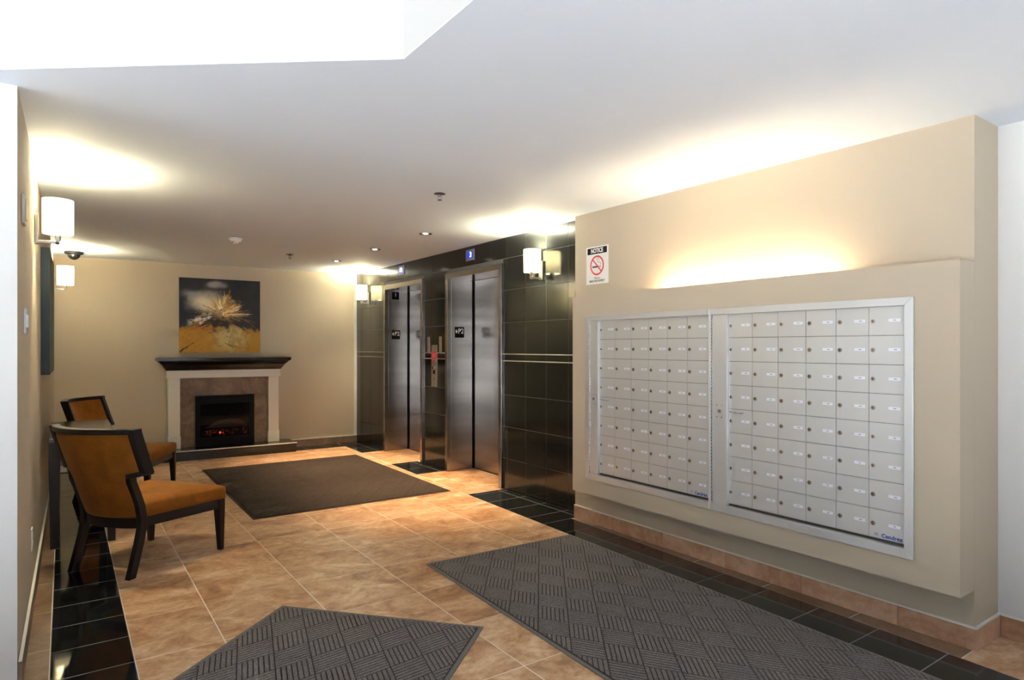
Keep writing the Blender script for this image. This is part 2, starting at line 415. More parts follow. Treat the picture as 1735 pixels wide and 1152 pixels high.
# baseboards: tile pieces under a thin pale cap
bb = {}
def baseboard(name, p0, p1, h, m, plen, th=.014, start=0):
    """tiles along p0->p1 on the wall line; the room lies to the left of p0->p1"""
    p0, p1 = Vector((*p0, 0)), Vector((*p1, 0)); d = (p1-p0); L = d.length; d.normalize(); n = Vector((-d.y, d.x, 0))
    root = struct(name, MB().prism([tuple((p0+n*.001)[:2]), tuple((p1+n*.001)[:2]), tuple((p1+n*(th-.001))[:2]), tuple((p0+n*(th-.001))[:2])], h, h+.007), M_trimw)
    u = -start
    while u < L:
        a, b = max(0, u)+.0012, min(L, u+plen)-.0012
        if b-a > .01:
            q = [p0+d*a, p0+d*b, p0+d*b+n*th, p0+d*a+n*th]; c = (q[0]+q[2])/2
            MB().prism([tuple((x-c)[:2]) for x in q], -h/2, h/2).build('base_tile', m, root, (c.x, c.y, h/2))
        u += plen
baseboard('baseboard_right', (XM, YC0-.014), (XM, YC1), .098, M_base, P, start=.17)
baseboard('baseboard_corner', (XN, YC0), (XM-.014, YC0), .098, M_base, P)
baseboard('baseboard_niche', (XN, -1.5), (XN, YC0-.0145), .098, M_base, P, start=.2)
baseboard('baseboard_back', (XE, YB0), (XL1, YB1), .095, M_brown, P, start=.1)
baseboard('baseboard_left', (XL1, YB1), (XL0+.002, YN), .10, M_brown, P)

# mailbox surround: a box standing off the wall, open above for the cove lamp
XP, PB, PT = 3.245, .27, 1.77
Y0u, Y1u, Z0u, Z1u = 1.372, 3.644, .392, 1.611      # opening for the mailbox units
YP0, YP1 = YC0+.0005, 3.81
sp = MB()
sp.box(XP, XP+.022, YP0, YP1, Z1u, PT); sp.box(XP, XP+.022, YP0, YP1, PB, Z0u)
sp.box(XP, XP+.022, YP0, Y0u, Z0u, Z1u); sp.box(XP, XP+.022, Y1u, YP1, Z0u, Z1u)
sp.box(XP+.022, XM-.0005, YP0, YP0+.02, PB, PT); sp.box(XP+.022, XM-.0005, YP1-.02, YP1, PB, PT)
sp.box(XP+.022, XM-.0005, YP0+.02, YP1-.02, PB, PB+.02); sp.box(XP+.022, XM-.0005, YP0+.02, YP1-.02, 1.635, 1.655)
struct('wall_surround', sp, M_beige)

# ================================================================== THINGS
# ---- mailbox units
XF, XD = 3.231, 3.254          # front of the frame, front of the doors
def mail_unit(name, label, ya, yb_, panel, dgrid, wl_, wr_):
    """ya > yb_ : outer edges (left and right as seen); panel: lock panel (y from, y to)"""
    t = thing(name, label, 'mailboxes', (XP, (ya+yb_)/2, Z0u), group='mailbox units in the wall surround')
    zo0, zo1 = .3875, 1.6155; zi0, zi1 = .434, 1.576
    f = MB()
    def mitre(q):    # frame member as a prism in the wall plane (y,z), proud of the surround
        vs = [(XP-.0005, *p) for p in q] + [(XF, *p) for p in q]
        f.add(vs, [(0,1,2,3),(7,6,5,4)] + [(i, (i+1)%4, 4+(i+1)%4, 4+i) for i in range(4)])
    d0, d1 = dgrid
    mitre([(ya, zo1), (yb_, zo1), (yb_+wr_, zi1), (ya-wl_, zi1)])
    mitre([(yb_, zo0), (ya, zo0), (ya-wl_, zi0), (yb_+wr_, zi0)])
    if wl_: mitre([(ya, zo0), (ya, zo1), (ya-wl_, zi1), (ya-wl_, zi0)])
    if wr_: mitre([(yb_, zo1), (yb_, zo0), (yb_+wr_, zi0), (yb_+wr_, zi1)])
    # reveal lips running back to the doors
    yo0, yo1 = panel[1], yb_+wr_
    f.box(XF+.004, XD+.012, yo0, yo0+.006, zi0, zi1); f.box(XF+.004, XD+.012, yo1-.006, yo1, zi0, zi1)
    f.box(XF+.004, XD+.012, yo1, yo0, zi1, zi1+.006); f.box(XF+.004, XD+.012, yo1, yo0, zi0-.006, zi0)
    f.build('frame', M_alu, t, world=True, bevel=.0015, seg=1)
    MB().box(XD+.004, XM-.03, yo1-.004, ya-.03, zi0-.004, zi1+.004).build('carcass', M_dkmetal, t, world=True)
    lp = MB().box(XF+.003, XF+.010, panel[1]+.001, panel[0]-.001, zi0+.001, zi1-.001).build('lock_panel', M_alu, t, world=True)
    hy = panel[0]+.0035
    h = MB()
    for k in range(56):
        z = zi0+.01 + k*(zi1-zi0-.02)/56
        h.box(XF-.002, XF+.004, hy-.0035, hy+.0015, z, z+.012)
    h.build('piano_hinge', M_chrome, t, world=True)
    yc = (panel[0]+panel[1])/2; zc = .995
    MB().cyl((XF+.003, yc, zc), (XF-.002, yc, zc), .0105, 16).build('panel_lock', M_brass, lp, world=True)
    for dy in (-.017, .017):
        for dz in (-.036, .036):
            MB().cyl((XF+.003, yc+dy, zc+dz), (XF-.001, yc+dy, zc+dz), .0035, 10).build('bolt', M_chrome, lp, world=True)
    n, m = 6, 8; pw = (d0-d1)/n; ph = (1.577-.447)/m
    if 'door' not in cache:
        w2, h2 = pw/2-.0011, ph/2
        dm = MB().box(0, .006, -w2, w2, -h2+.0035, h2-.0012).box(.0005, .006, -w2, w2, -h2+.001, -h2+.0028)
        cache['door'] = dm.mesh('mailbox_door'); cache['door'].materials.append(M_alu2)
        lm = MB(); lm.cyl((.001, 0, 0), (-.0035, 0, 0), .0105, 14); lm.cyl((-.003, 0, 0), (-.0048, 0, 0), .0072, 12, mi=1); lm.box(-.0062, -.0045, -.0012, .0012, -.005, .005, 2)
        cache['lock'] = lm.mesh('cam_lock')
        for q in (M_chrome, M_brass, M_blk): cache['lock'].materials.append(q)
        cache['plates'] = []
        for k in range(5):
            pm = MB().box(-.0015, .001, -.0275, .0275, -.0072, .0072)
            w = random.uniform(.010, .016); o = random.uniform(-.004, .006)
            for e in range(3): pm.box(-.0018, -.001, o-w/2+e*w/3, o-w/2+e*w/3+w*.24, -.002, .0016, 1)
            me = pm.mesh('name_plate'); me.materials.append(M_label); me.materials.append(M_ink); cache['plates'].append(me)
    for r in range(m):
        for c in range(n):
            yy = d0 - pw*(c+.5); zz = 1.577 - ph*(r+.5)
            loc = Vector((XD, yy, zz)) - WLOC[t.name]
            d = put('mailbox_door', cache['door'], M_alu2, t, loc)
            d.rotation_euler = (0, R(random.uniform(-.35, .35)), R(random.uniform(-.35, .35)))
            put('cam_lock', cache['lock'], M_chrome, d, (0, pw*.375, 0))
            put('name_plate', random.choice(cache['plates']), M_label, d, (0, -pw*.235, .003))
            if r == 4 and c == 0:
                hm = MB(); pts = [(XD-.001, yy+pw*.42, zz+ph*.40), (XD-.014, yy+pw*.36, zz+ph*.385), (XD-.022, yy+pw*.1, zz+ph*.365), (XD-.020, yy-pw*.12, zz+ph*.37), (XD-.012, yy-pw*.22, zz+ph*.39)]
                for a, b in zip(pts, pts[1:]): hm.cyl(a, b, .0035, 8)
                hm.build('pull_handle', M_chrome, t, world=True)
            if r == 7 and c == 5:
                lx = XD-.0012; lz = zz-ph*.40
                if name: 
                    tx = text_mesh('Cendrex', .027, RX, UZ, (lx, yy-.026, lz+.003), M_blue, 'brand_print', t, .0004, bold=.0006)
                    rg = MB()
                    for k in range(20):
                        a0, a1 = 2*math.pi*k/20, 2*math.pi*(k+1)/20
                        p = lambda a, q: (lx, yy+.046+q*math.cos(a), lz+.006+q*math.sin(a)*.8)
                        rg.add([p(a0, .0085), p(a1, .0085), p(a1, .0066), p(a0, .0066)], [(0, 1, 2, 3)])
                    rg.box(lx-.0002, lx+.0002, yy+.0415, yy+.0505, lz+.0053, lz+.0068)
                    rg.build('brand_mark', M_blue, t, world=True)
    return t
mail_unit('mailbox_unit', 'aluminium mailbox unit nearer the black elevator wall, forty-eight small locked doors', 3.650, 2.512, (3.600, 3.512), (3.517, 2.536), .045, .008)
mail_unit('mailbox_unit', 'aluminium mailbox unit at the right of the pair, farther from the elevators', 2.5115, 1.366, (2.492, 2.388), (2.394, 1.413), .012, .040)

# ---- cove lamp hidden in the trough
t = thing('fluorescent_lamp', 'warm fluorescent lamp in the trough above the mailbox surround', 'lamp', (3.335, 2.42, 1.656))
MB().box(-.03, .03, -.66, .66, 0, .03).build('channel', M_wht, t)
MB().cyl((0, -.60, .052), (0, .60, .052), .013, 14).build('tube', M_tube, t)
for s_ in (-1, 1): MB().box(-.012, .012, s_*.62-.02, s_*.62+.02, .03, .07).build('socket', M_wht, t)

# ---- elevators
def elevator(y0, y1, label, top_sign):
    t = thing('elevator', label, 'elevator', (XE, (y0+y1)/2, 0), group='elevators in the black tile wall')
    xd = 3.82; fw = .05; xf = XE-.022
    # jambs are L-shaped: narrow face on the wall plus a deep return
    lj = MB().box(xf, XE+.03, y1-fw, y1, 0, EH).box(XE+.03, xd+.002, y1-fw, y1-.004, 0, EH-.003).build('jamb', M_steel, t, world=True, bevel=.002, seg=1)
    MB().box(xf, XE+.03, y0, y0+fw, 0, EH).box(XE+.03, xd+.002, y0+.004, y0+fw, 0, EH-.003).build('jamb', M_steel, t, world=True, bevel=.002, seg=1)
    MB().box(xf, XE+.03, y0+fw, y1-fw, EH-.06, EH).box(XE+.03, xd+.002, y0+fw, y1-fw, EH-.06, EH-.003).build('head', M_steel, t, world=True, bevel=.002, seg=1)
    a, b = y0+fw+.001, y1-fw-.001
    MB().box(xd-.016, xd-.0005, y1-fw-.007, y1-fw-.0002, .004, EH-.0605).build('gap_shadow', M_blk, t, world=True)  # black strip painting in the shadow of the gap between jamb and door
    MB().box(xd, xd+.035, a+(b-a)*.46, b-.006, .012, EH-.062).build('door_panel', M_steel, t, world=True, bevel=.003, seg=2)
    MB().box(xd+.028, xd+.06, a, a+(b-a)*.50, .012, EH-.062).build('door_panel', M_steel, t, world=True, bevel=.003, seg=2)
    MB().box(xd+.002, xd+.07, a, b, -.01, .004).build('sill', M_dkmetal, t, world=True)
    ysn = y1-fw-.0005; xs, zs = XE+.135, 1.55
    def sign(zs, size, body, star, xs=xs):
        s = MB().box(xs-size/2, xs+size/2, ysn-.003, ysn, zs-size/2, zs+size/2).build('floor_sign', M_blk, lj, world=True, label='black floor sign with white lettering')
        text_mesh(body, size*.66, (1, 0, 0), UZ, (xs+(size*.14 if star else 0), ysn-.0042, zs+size*.10), M_wht, 'floor_lettering', s, .0005, bold=.001, sx=.92)
        if star:
            st = MB(); r0, r1 = size*.2, size*.085; cx, cz = xs-size*.34, zs+size*.08
            pts = [(cx+(r0 if k%2==0 else r1)*math.sin(math.pi*k/5)*.8, ysn-.0042, cz+(r0 if k%2==0 else r1)*math.cos(math.pi*k/5)*1.2) for k in range(10)]
            st.add(pts+[(cx, ysn-.0042, cz)], [(k, (k+1)%10, 10) for k in range(10)])
            st.build('star', M_wht, s, world=True)
    sign(1.545, .118, 'P2', True)
    if top_sign: sign(2.065, .10, '1', False, xs-.005)
    return t
elevator(5.15, 6.27, 'brushed steel elevator doorway nearer the mailboxes', False)
elevator(6.83, 7.95, 'brushed steel elevator doorway nearer the fireplace, two black signs on its jamb', True)

def indicator(y, z, body, label):
    t = thing('floor_indicator', label, 'display', (XE, y, z), group='blue floor displays above the elevators')
    h = MB().box(-.008, -.0002, -.085, .085, -.058, .058); h.build('housing', mat('grey_plate', (.30, .26, .25), .4, .3), t, bevel=.003)
    sc = MB().box(-.0095, -.0075, -.058, .058, -.040, .040).build('screen', M_lcd, t)
    text_mesh(body, .075, RX, UZ, (XE-.0104, y-.018 if len(body) == 1 else y, z), M_lcdt, 'digits', sc, .0004, bold=.002)
indicator(7.43, 2.352, 'P2', 'blue floor display above the elevator nearer the fireplace')
indicator(5.76, 2.347, '3', 'blue floor display above the elevator nearer the mailboxes')

# ---- call panel and the two lantern plates beside it
M_bronze = brushed('bronze_steel', (.34, .29, .24), .35, (6, 6, 500), metal=.85)
t = thing('call_panel', 'tall bronze steel elevator call panel with a red notice between the elevators', 'call panel', (XE, 6.555, 1.155))
MB().box(-.007, -.0002, -.066, .066, -.232, .25).build('plate', M_bronze, t, bevel=.002)
n = MB().box(-.0082, -.0068, -.060, .060, .088, .170).build('red_notice', M_red, t)
for k, z in enumerate((.145, .128, .112)): MB().box(-.0087, -.008, -.04+.01*k, .04-.01*k, z-.002, z+.002).build('print_line', mat('print_pink', (.9, .45, .45), .5), n)
for y, z, q in ((.03, .06, M_red), (-.032, .062, M_chrome), (.032, -.015, M_dkmetal), (-.028, -.012, M_chrome)):
    b = MB().cyl((-.0065, y, z), (-.013, y, z), .016, 16).cyl((-.0125, y, z), (-.0145, y, z), .010, 12); b.build('key_switch', q, t)
MB().box(-.010, -.0065, -.024, .024, -.085, -.040).build('call_button', M_blk, t, bevel=.002)
MB().cyl((-.0065, 0, -.14), (-.009, 0, -.14), .011, 14).build('key_hole', M_dkmetal, t)
for y, z in ((-.052, -.218), (.052, -.218), (-.052, .236), (.052, .236)): MB().cyl((-.0065, y, z), (-.0095, y, z), .005, 10).build('screw', M_chrome, t)
for y, lab in ((6.695, 'narrow bronze lantern plate on the left above the call panel'), (6.412, 'narrow bronze lantern plate on the right above the call panel')):
    t = thing('lantern_plate', lab, 'indicator plate', (XE, y, 1.405), group='narrow lantern plates between the elevators')
    MB().box(-.006, -.0002, -.030, .030, -.095, .095).build('plate', M_bronze, t, bevel=.002)
    for z in (-.075, 0, .075): MB().cyl((-.0055, 0, z), (-.009, 0, z), .008 if z == 0 else .005, 12).build('lens' if z == 0 else 'screw', M_chrome, t)

# ---- wall sconces (local: wall at x=0, room towards +x)
def make_sconce():
    t = thing('wall_sconce', 'x', 'wall lamp', (0, 0, 0)); M_chrome = mat('dark_nickel', (.36, .35, .33), .3, 1.)
    MB().box(.0003, .018, -.028, .028, -.165, .005).build('backplate', M_chrome, t, bevel=.002)
    a = MB(); a.box(.016, .118, -.008, .008, -.158, -.142)
    a.build('arm', M_chrome, t, bevel=.001)
    b = MB(); b.box(.100, .118, -.028, -.020, -.16, -.095).box(.100, .118, .020, .028, -.16, -.095).box(.100, .118, -.028, .028, -.16, -.150)
    b.build('bracket_loop', M_chrome, t, bevel=.001)
    s = MB(); n = 40; r = .0765; z0, z1 = -.10, .10
    for q, flip in ((r, False), (r-.0015, True)):
        ring = [(.110+q*math.cos(2*math.pi*i/n), q*math.sin(2*math.pi*i/n)) for i in range(n)]
        s.add([(x, y, z0) for x, y in ring]+[(x, y, z1) for x, y in ring], [(i, (i+1)%n, n+(i+1)%n, n+i) for i in range(n)], 0, True)
    me = s.mesh('shade'); sh = put('shade', me, M_shade, t)
    rr = MB()
    for z in (-.0985, .0985):
        rings = [[(.110+q*math.cos(2*math.pi*i/n), q*math.sin(2*math.pi*i/n), z+dz) for i in range(n)] for q, dz in ((.0772, -.0022), (.0772, .0022), (.0745, .0022), (.0745, -.0022), (.0772, -.0022))]
        rr.loft(rings, 0, True, False)
    rr.build('shade_rim', M_trimw, sh)
    MB().box(.1866, .1876, -.0012, .0012, -.098, .098).build('bracket_shadow', M_trimw, sh)  # thin strip standing in for the bracket's shadow on the shade
    MB().lathe([(.014, -.14), (.014, -.075), (.012, -.07)], 14, (.110, 0, 0)).build('lamp_holder', M_chrome, t)
    MB().lathe([(.006, -.07), (.018, -.04), (.022, -.015), (.017, .01), (.004, .022)], 16, (.110, 0, 0)).build('bulb', M_bulb, t)
    return t
sc0 = make_sconce()
SC = [((XE, 4.53, 2.142), R(180), 'lit linen wall sconce on black tile beside the mailbox wall'),
      ((XE, 8.49, 2.142), R(180), 'lit linen wall sconce on black tile near the back corner'),
      ((xl(4.6)+.001, 4.6, 2.142), 0, 'lit linen wall sconce on the left wall nearest the camera'),
      ((xl(8.3)+.001, 8.3, 2.142), 0, 'small lit linen wall sconce at the far end of the left wall')]
for k, (loc, rz, lab) in enumerate(SC):
    o = sc0 if k == 0 else copy_tree(sc0)
    o.location = loc; o.rotation_euler = (0, 0, rz); tag(o, lab, 'wall lamp', 'linen wall sconces')
    l = bpy.data.lights.new('sconce_light', 'POINT'); l.energy = (96, 96, 70, 58)[k]; l.color = (1, .88, .59); l.shadow_soft_size = .05
    lo = bpy.data.objects.new('sconce_light', l); COL.objects.link(lo)
    lo.location = Vector(loc) + Vector((math.cos(rz)*.110, 0, .055))

# ---- ceiling fittings
for k, (x, y, w) in enumerate(((2.763, 5.352, 'nearest the mailboxes'), (2.754, 6.522, 'in the middle of the row of three'), (2.745, 7.686, 'nearest the fireplace wall'))):
    t = thing('downlight', 'small round recessed downlight ' + w, 'downlight', (x, y, H), group='recessed ceiling downlights')
    MB().lathe([(.040, -.001), (.058, -.001), (.060, -.004), (.056, -.007), (.042, -.006), (.040, -.001)], 28, caps=False).build('trim_ring', M_chrome, t)
    MB().lathe([(.042, -.004), (.022, -.0005)], 24, caps=False).build('reflector', mat('grey_reflector', (.35, .34, .33), .5), t)
    MB().lathe([(.022, -.0012), (.022, -.0035), (.010, -.008)], 20).build('lamp', M_lamp, t)
    l = bpy.data.lights.new('downlight_spot', 'SPOT'); l.energy = 310; l.color = (1, .71, .42); l.spot_size = R(66); l.spot_blend = .9; l.shadow_soft_size = .025
    lo = bpy.data.objects.new('downlight_spot', l); COL.objects.link(lo); lo.location = (x, y, H-.03)
for x, y, w in ((2.126, 3.907, 'nearest the mailboxes'), (2.116, 7.453, 'far off near the fireplace wall')):
    t = thing('sprinkler_head', 'small metal fire sprinkler in the ceiling ' + w, 'sprinkler', (x, y, H), group='ceiling fire sprinklers')
    MB().lathe([(.014, -.0005), (.040, -.0005), (.041, -.004), (.016, -.008)], 24).build('escutcheon', M_dkmetal, t)
    f = MB().cyl((0, 0, -.006), (0, 0, -.018), .010, 12)
    for s_ in (-1, 1): f.cyl((s_*.010, 0, -.016), (s_*.012, 0, -.030), .0025, 8).cyl((s_*.012, 0, -.030), (0, 0, -.044), .0025, 8)
    f.build('frame', M_chrome, t)
    MB().lathe([(.016, -.044), (.017, -.046), (.006, -.048)], 16).build('deflector', M_dkmetal, t)
t = thing('smoke_detector', 'round white smoke detector on the ceiling', 'smoke detector', (1.371, 6.663, H))
MB().lathe([(.062, -.0003), (.064, -.010), (.060, -.014)], 28).build('base', M_wht, t)
MB().lathe([(.052, -.014), (.050, -.026), (.036, -.034)], 28).build('housing', M_wht, t)
MB().lathe([(.030, -.034), (.028, -.047), (.018, -.052)], 24).build('chamber', M_wht, t)
for a in range(6):
    c, s_ = math.cos(a*math.pi/3+.6), math.sin(a*math.pi/3+.6)
    MB().cbox((.0288*c, .0288*s_, -.041), (.010, .010, .007)).build('vent', M_blk, t)
t = thing('dome_camera', 'black dome security camera on the ceiling in the far left corner', 'camera', (.09, 8.62, H))
MB().lathe([(.088, -.0003), (.090, -.018), (.080, -.028)], 28).build('base', M_blk, t)
MB().lathe([(.062, -.027), (.061, -.042), (.052, -.064), (.034, -.082), (.012, -.090), (.002, -.091)], 28).build('dome', mat('smoked_dome', (.006, .006, .007), .05), t)

# ---- fireplace, hearth, fire insert (local: wall at y=0, room towards -y)
FX, FR = 1.705, math.atan2(-(YB1-YB0), 3.5-XL1)
FY = yb(FX)-.0005
t = thing('hearth', 'black polished raised hearth with a bright metal edge', 'hearth', (FX, FY, 0), FR)
MB().box(-.825, .825, -.425, -.016, 0, .112).build('plinth', M_black, t, bevel=.002)
MB().box(-.83, .83, -.43, -.016, .1125, .124).build('top_slab', M_black, t, bevel=.002)
MB().box(-.832, .832, -.436, -.4305, .113, .127).build('edge_trim', mat('edge_trim_silver', (.82, .81, .78), .35, .3), t)
t = thing('fireplace', 'white fireplace surround with a black mantel and brown tiles', 'fireplace', (FX, FY, .1245), FR)
for s_, q in ((-1, 0), (1, 0)):
    x0, x1 = sorted((s_*.652, s_*.522))
    p = MB().box(x0, x1, -.205, 0, .15, .868).build('pilaster', M_trimw, t, bevel=.002)
    MB().box(x0-.006, x1+.006, -.213, 0, .0003, .15).build('plinth_block', M_trimw, p, bevel=.003)
MB().box(-.672, .672, -.222, 0, .8685, .965).build('header', M_trimw, t, bevel=.003)
MB().box(-.5, .5, -.150, -.004, .0005, .868).build('tile_backing', M_brown, t)
def ftile(x0, x1, z0, z1):
    MB().box(x0+.0015, x1-.0015, -.162, -.150, z0+.0015, z1-.0015).build('surround_tile', M_brown, t, bevel=.001, seg=1)
for x0, x1 in ((-.521, -.155), (-.155, .190), (.190, .521)): ftile(x0, x1, .642, .868)
for a, z0, z1 in ((0, .0005, .30), (0, .30, .642)):
    ftile(-.521, -.352, z0, z1); ftile(.350, .521, z0, z1)
mm = MB(); prof = [(.675, .222, .9655), (.685, .232, .985), (.695, .240, .995), (.72, .268, 1.035), (.742, .29, 1.055), (.758, .306, 1.072), (.782, .33, 1.088), (.782, .33, 1.122)]
mm.loft([[(-w, 0, z), (-w, -d, z), (w, -d, z), (w, 0, z)] for w, d, z in prof]); mm.build('mantel', mat('black_lacquer', (.008, .007, .007), .15, spec=.3), t)
e = thing('electric_fire', 'black electric fire with glowing red embers behind glass', 'electric fire', (FX, FY, .125), FR)
def fl(mb, name, m, par, **kw): return mb.build(name, m, par, **kw)
fx0, fx1, fz = -.350, .348, .640
fm = MB().box(fx0, fx1, -.185, -.163, fz-.105, fz-.001).box(fx0, fx1, -.185, -.163, .001, .115).box(fx0, fx0+.055, -.185, -.163, .115, fz-.105).box(fx1-.055, fx1, -.185, -.163, .115, fz-.105)
fm.build('bezel', M_blk, e, bevel=.003)
MB().box(-.20, .20, -.187, -.1845, fz-.062, fz-.048).build('vent_slot', mat('slot_black', (.002, .002, .002), .9), e)
# shallow firebox in front of the tile face
MB().box(fx0+.055, fx1-.055, -.1655, -.1632, .115, fz-.105).build('firebox_back', M_blk, e)
fs = MB(); pts = [(-.22, .235), (-.12, .30), (-.02, .325), (.04, .335), (.17, .325), (.24, .28), (.26, .235)]
fs.add([(x, -.1665, z) for x, z in pts], [tuple(range(len(pts)))]); fs.build('flame_screen', M_fback, e)
lg = MB(); pts = [(-.26, .225), (-.10, .265), (-.01, .305), (.035, .288), (.11, .272), (.24, .245), (.26, .225)]
lg.add([(x, -.169, z) for x, z in pts] + [(x, -.172, z) for x, z in pts], [tuple(range(7)), tuple(range(13, 6, -1))] + [(i, (i+1)%7, 7+(i+1)%7, 7+i) for i in range(7)])
lg.build('log_pile', M_ash, e)
MB().box(-.27, .27, -.176, -.167, .13, .20).build('ember_bed', M_log, e)
for k in range(34):
    x, z, r = random.uniform(-.24, .25), random.uniform(.135, .205), random.uniform(.008, .016)
    m_ = MB().lathe([(r*.3, -r*.8), (r, -r*.3), (r*.9, r*.4), (r*.3, r*.8)], 6, (x, -.176, z)); m_.build('ember', M_ember, e)
MB().lathe([(.004, -.012), (.013, -.006), (.013, .006), (.004, .012)], 8, (-.065, -.178, .165)).build('ember', M_emberh, e)
MB().lathe([(.003, -.008), (.008, -.004), (.008, .004), (.003, .008)], 8, (-.03, -.178, .162)).build('ember', mat('ember_mid', (.2, .02, .01), .8, emit=(.8, .05, .03), estr=.4), e)
MB().box(fx0+.055, fx1-.055, -.1835, -.1815, .115, fz-.105).build('glass_front', M_fglass, e)

# ---- painting above the mantel: brushwork laid down as print colours on the canvas
def painting(name, label, cat, w, h, d, fn, nx, nz):
    me = bpy.data.meshes.new('canvas'); vs = []; fs = []
    for j in range(nz+1):
        for i in range(nx+1): vs.append((-w/2+w*i/nx, -d, h*j/nz))
    for j in range(nz):
        for i in range(nx): a = j*(nx+1)+i; fs.append((a, a+1, a+nx+2, a+nx+1))
    n0 = len(vs); vs += [(-w/2, -d, 0), (w/2, -d, 0), (w/2, -d, h), (-w/2, -d, h), (-w/2, 0, 0), (w/2, 0, 0), (w/2, 0, h), (-w/2, 0, h)]
    for q in ((4, 5, 1, 0), (5, 6, 2, 1), (6, 7, 3, 2), (7, 4, 0, 3), (4, 7, 6, 5)): fs.append(tuple(n0+i for i in q))
    me.from_pydata(vs, [], fs); ca = me.color_attributes.new('print', 'FLOAT_COLOR', 'POINT')
    cols = []
    for v in vs: cols += [*fn((v[0]+w/2)/w, v[2]/h), 1.0]
    ca.data.foreach_set('color', cols)
    m = mat(name+'_print', (.5, .5, .5), .55, spec=.3); at = nd(m, 'ShaderNodeVertexColor', layer_name='print'); lk(m, at.outputs[0], bsdf(m).inputs['Base Color'])
    bump(m, noise(m, coords(m, rnd=False), 60, 4), .25, .003)
    o = put(name, me, m); return tag(o, label, cat)
from mathutils import noise as mn
def fbm(x, y, o=4): 
    return mn.fractal(Vector((x, y, 1.7)), .9, 2.1, o)
def mixc(a, b, t): t = max(0., min(1., t)); return tuple(p*(1-t)+q*t for p, q in zip(a, b))
def sm(a, b, x): t = max(0., min(1., (x-a)/(b-a))); return t*t*(3-2*t)
rs = random.Random(3)
STK = []
def stroke(x0, y0, x1, y1, wd, c, curve=0.): STK.append((x0, y0, x1, y1, wd, c, curve))
for k in range(34):   # dark streaks thrown outward left and right
    a = rs.choice((rs.uniform(-.75, .35), math.pi-rs.uniform(-.75, .35))); r0 = rs.uniform(.08, .28); r1 = r0+rs.uniform(.12, .35)
    cx, cy = .53, .50
    c = rs.choice(((.012, .013, .018), (.010, .010, .012), (.03, .018, .015), (.018, .02, .03), (.02, .012, .008)))
    stroke(cx+r0*math.cos(a), cy+r0*math.sin(a)*.75, cx+r1*math.cos(a), cy+r1*math.sin(a)*.75, rs.uniform(.006, .018), c)
for k in range(44):   # pale and golden shards
    a = rs.uniform(-.2, 2.9); r0 = rs.uniform(.0, .16); r1 = r0+rs.uniform(.08, .26)
    c = rs.choice(((.52, .36, .12), (.60, .50, .30), (.42, .22, .04), (.65, .58, .42), (.30, .13, .02)))
    stroke(.53+r0*math.cos(a), .52+r0*math.sin(a), .53+r1*math.cos(a)+.03, .52+r1*math.sin(a), rs.uniform(.007, .022), c)
for k in range(26):
    a = rs.uniform(2.7, 3.7); r0 = rs.uniform(.08, .2); r1 = r0+rs.uniform(.1, .22)
    stroke(.55+r0*math.cos(a), .53-r0*math.sin(a)*.4, .55+r1*math.cos(a), .53-r1*math.sin(a)*.4, rs.uniform(.003, .008), rs.choice(((.40, .28, .10), (.22, .17, .10), (.05, .04, .03))))
for k in range(14):
    a = rs.uniform(-.3, .35); r0 = rs.uniform(.15, .3); r1 = r0+rs.uniform(.06, .2)
    stroke(.53+r0*math.cos(a), .50+r0*math.sin(a), .53+r1*math.cos(a), .50+r1*math.sin(a), rs.uniform(.003, .007), rs.choice(((.20, .07, .02), (.16, .15, .15), (.30, .14, .04))))
stroke(.02, .03, .36, .27, .014, (.015, .010, .006)); stroke(.36, .27, .58, .33, .007, (.02, .014, .008)); stroke(.2, .16, .33, .25, .012, (.34, .11, .02))
stroke(.44, .08, .56, .125, .007, (.02, .014, .006), .02); stroke(.56, .125, .75, .07, .007, (.02, .014, .006), .01); stroke(.75, .07, .88, .06, .004, (.02, .014, .006))
stroke(.57, .22, .66, .21, .010, (.03, .02, .01)); stroke(.80, .46, 1.0, .30, .012, (.16, .045, .012)); stroke(.49, .57, .60, .64, .016, (.035, .008, .008))
stroke(.28, .44, .37, .50, .022, (.46, .44, .40)); stroke(.24, .40, .36, .46, .016, (.50, .46, .40))
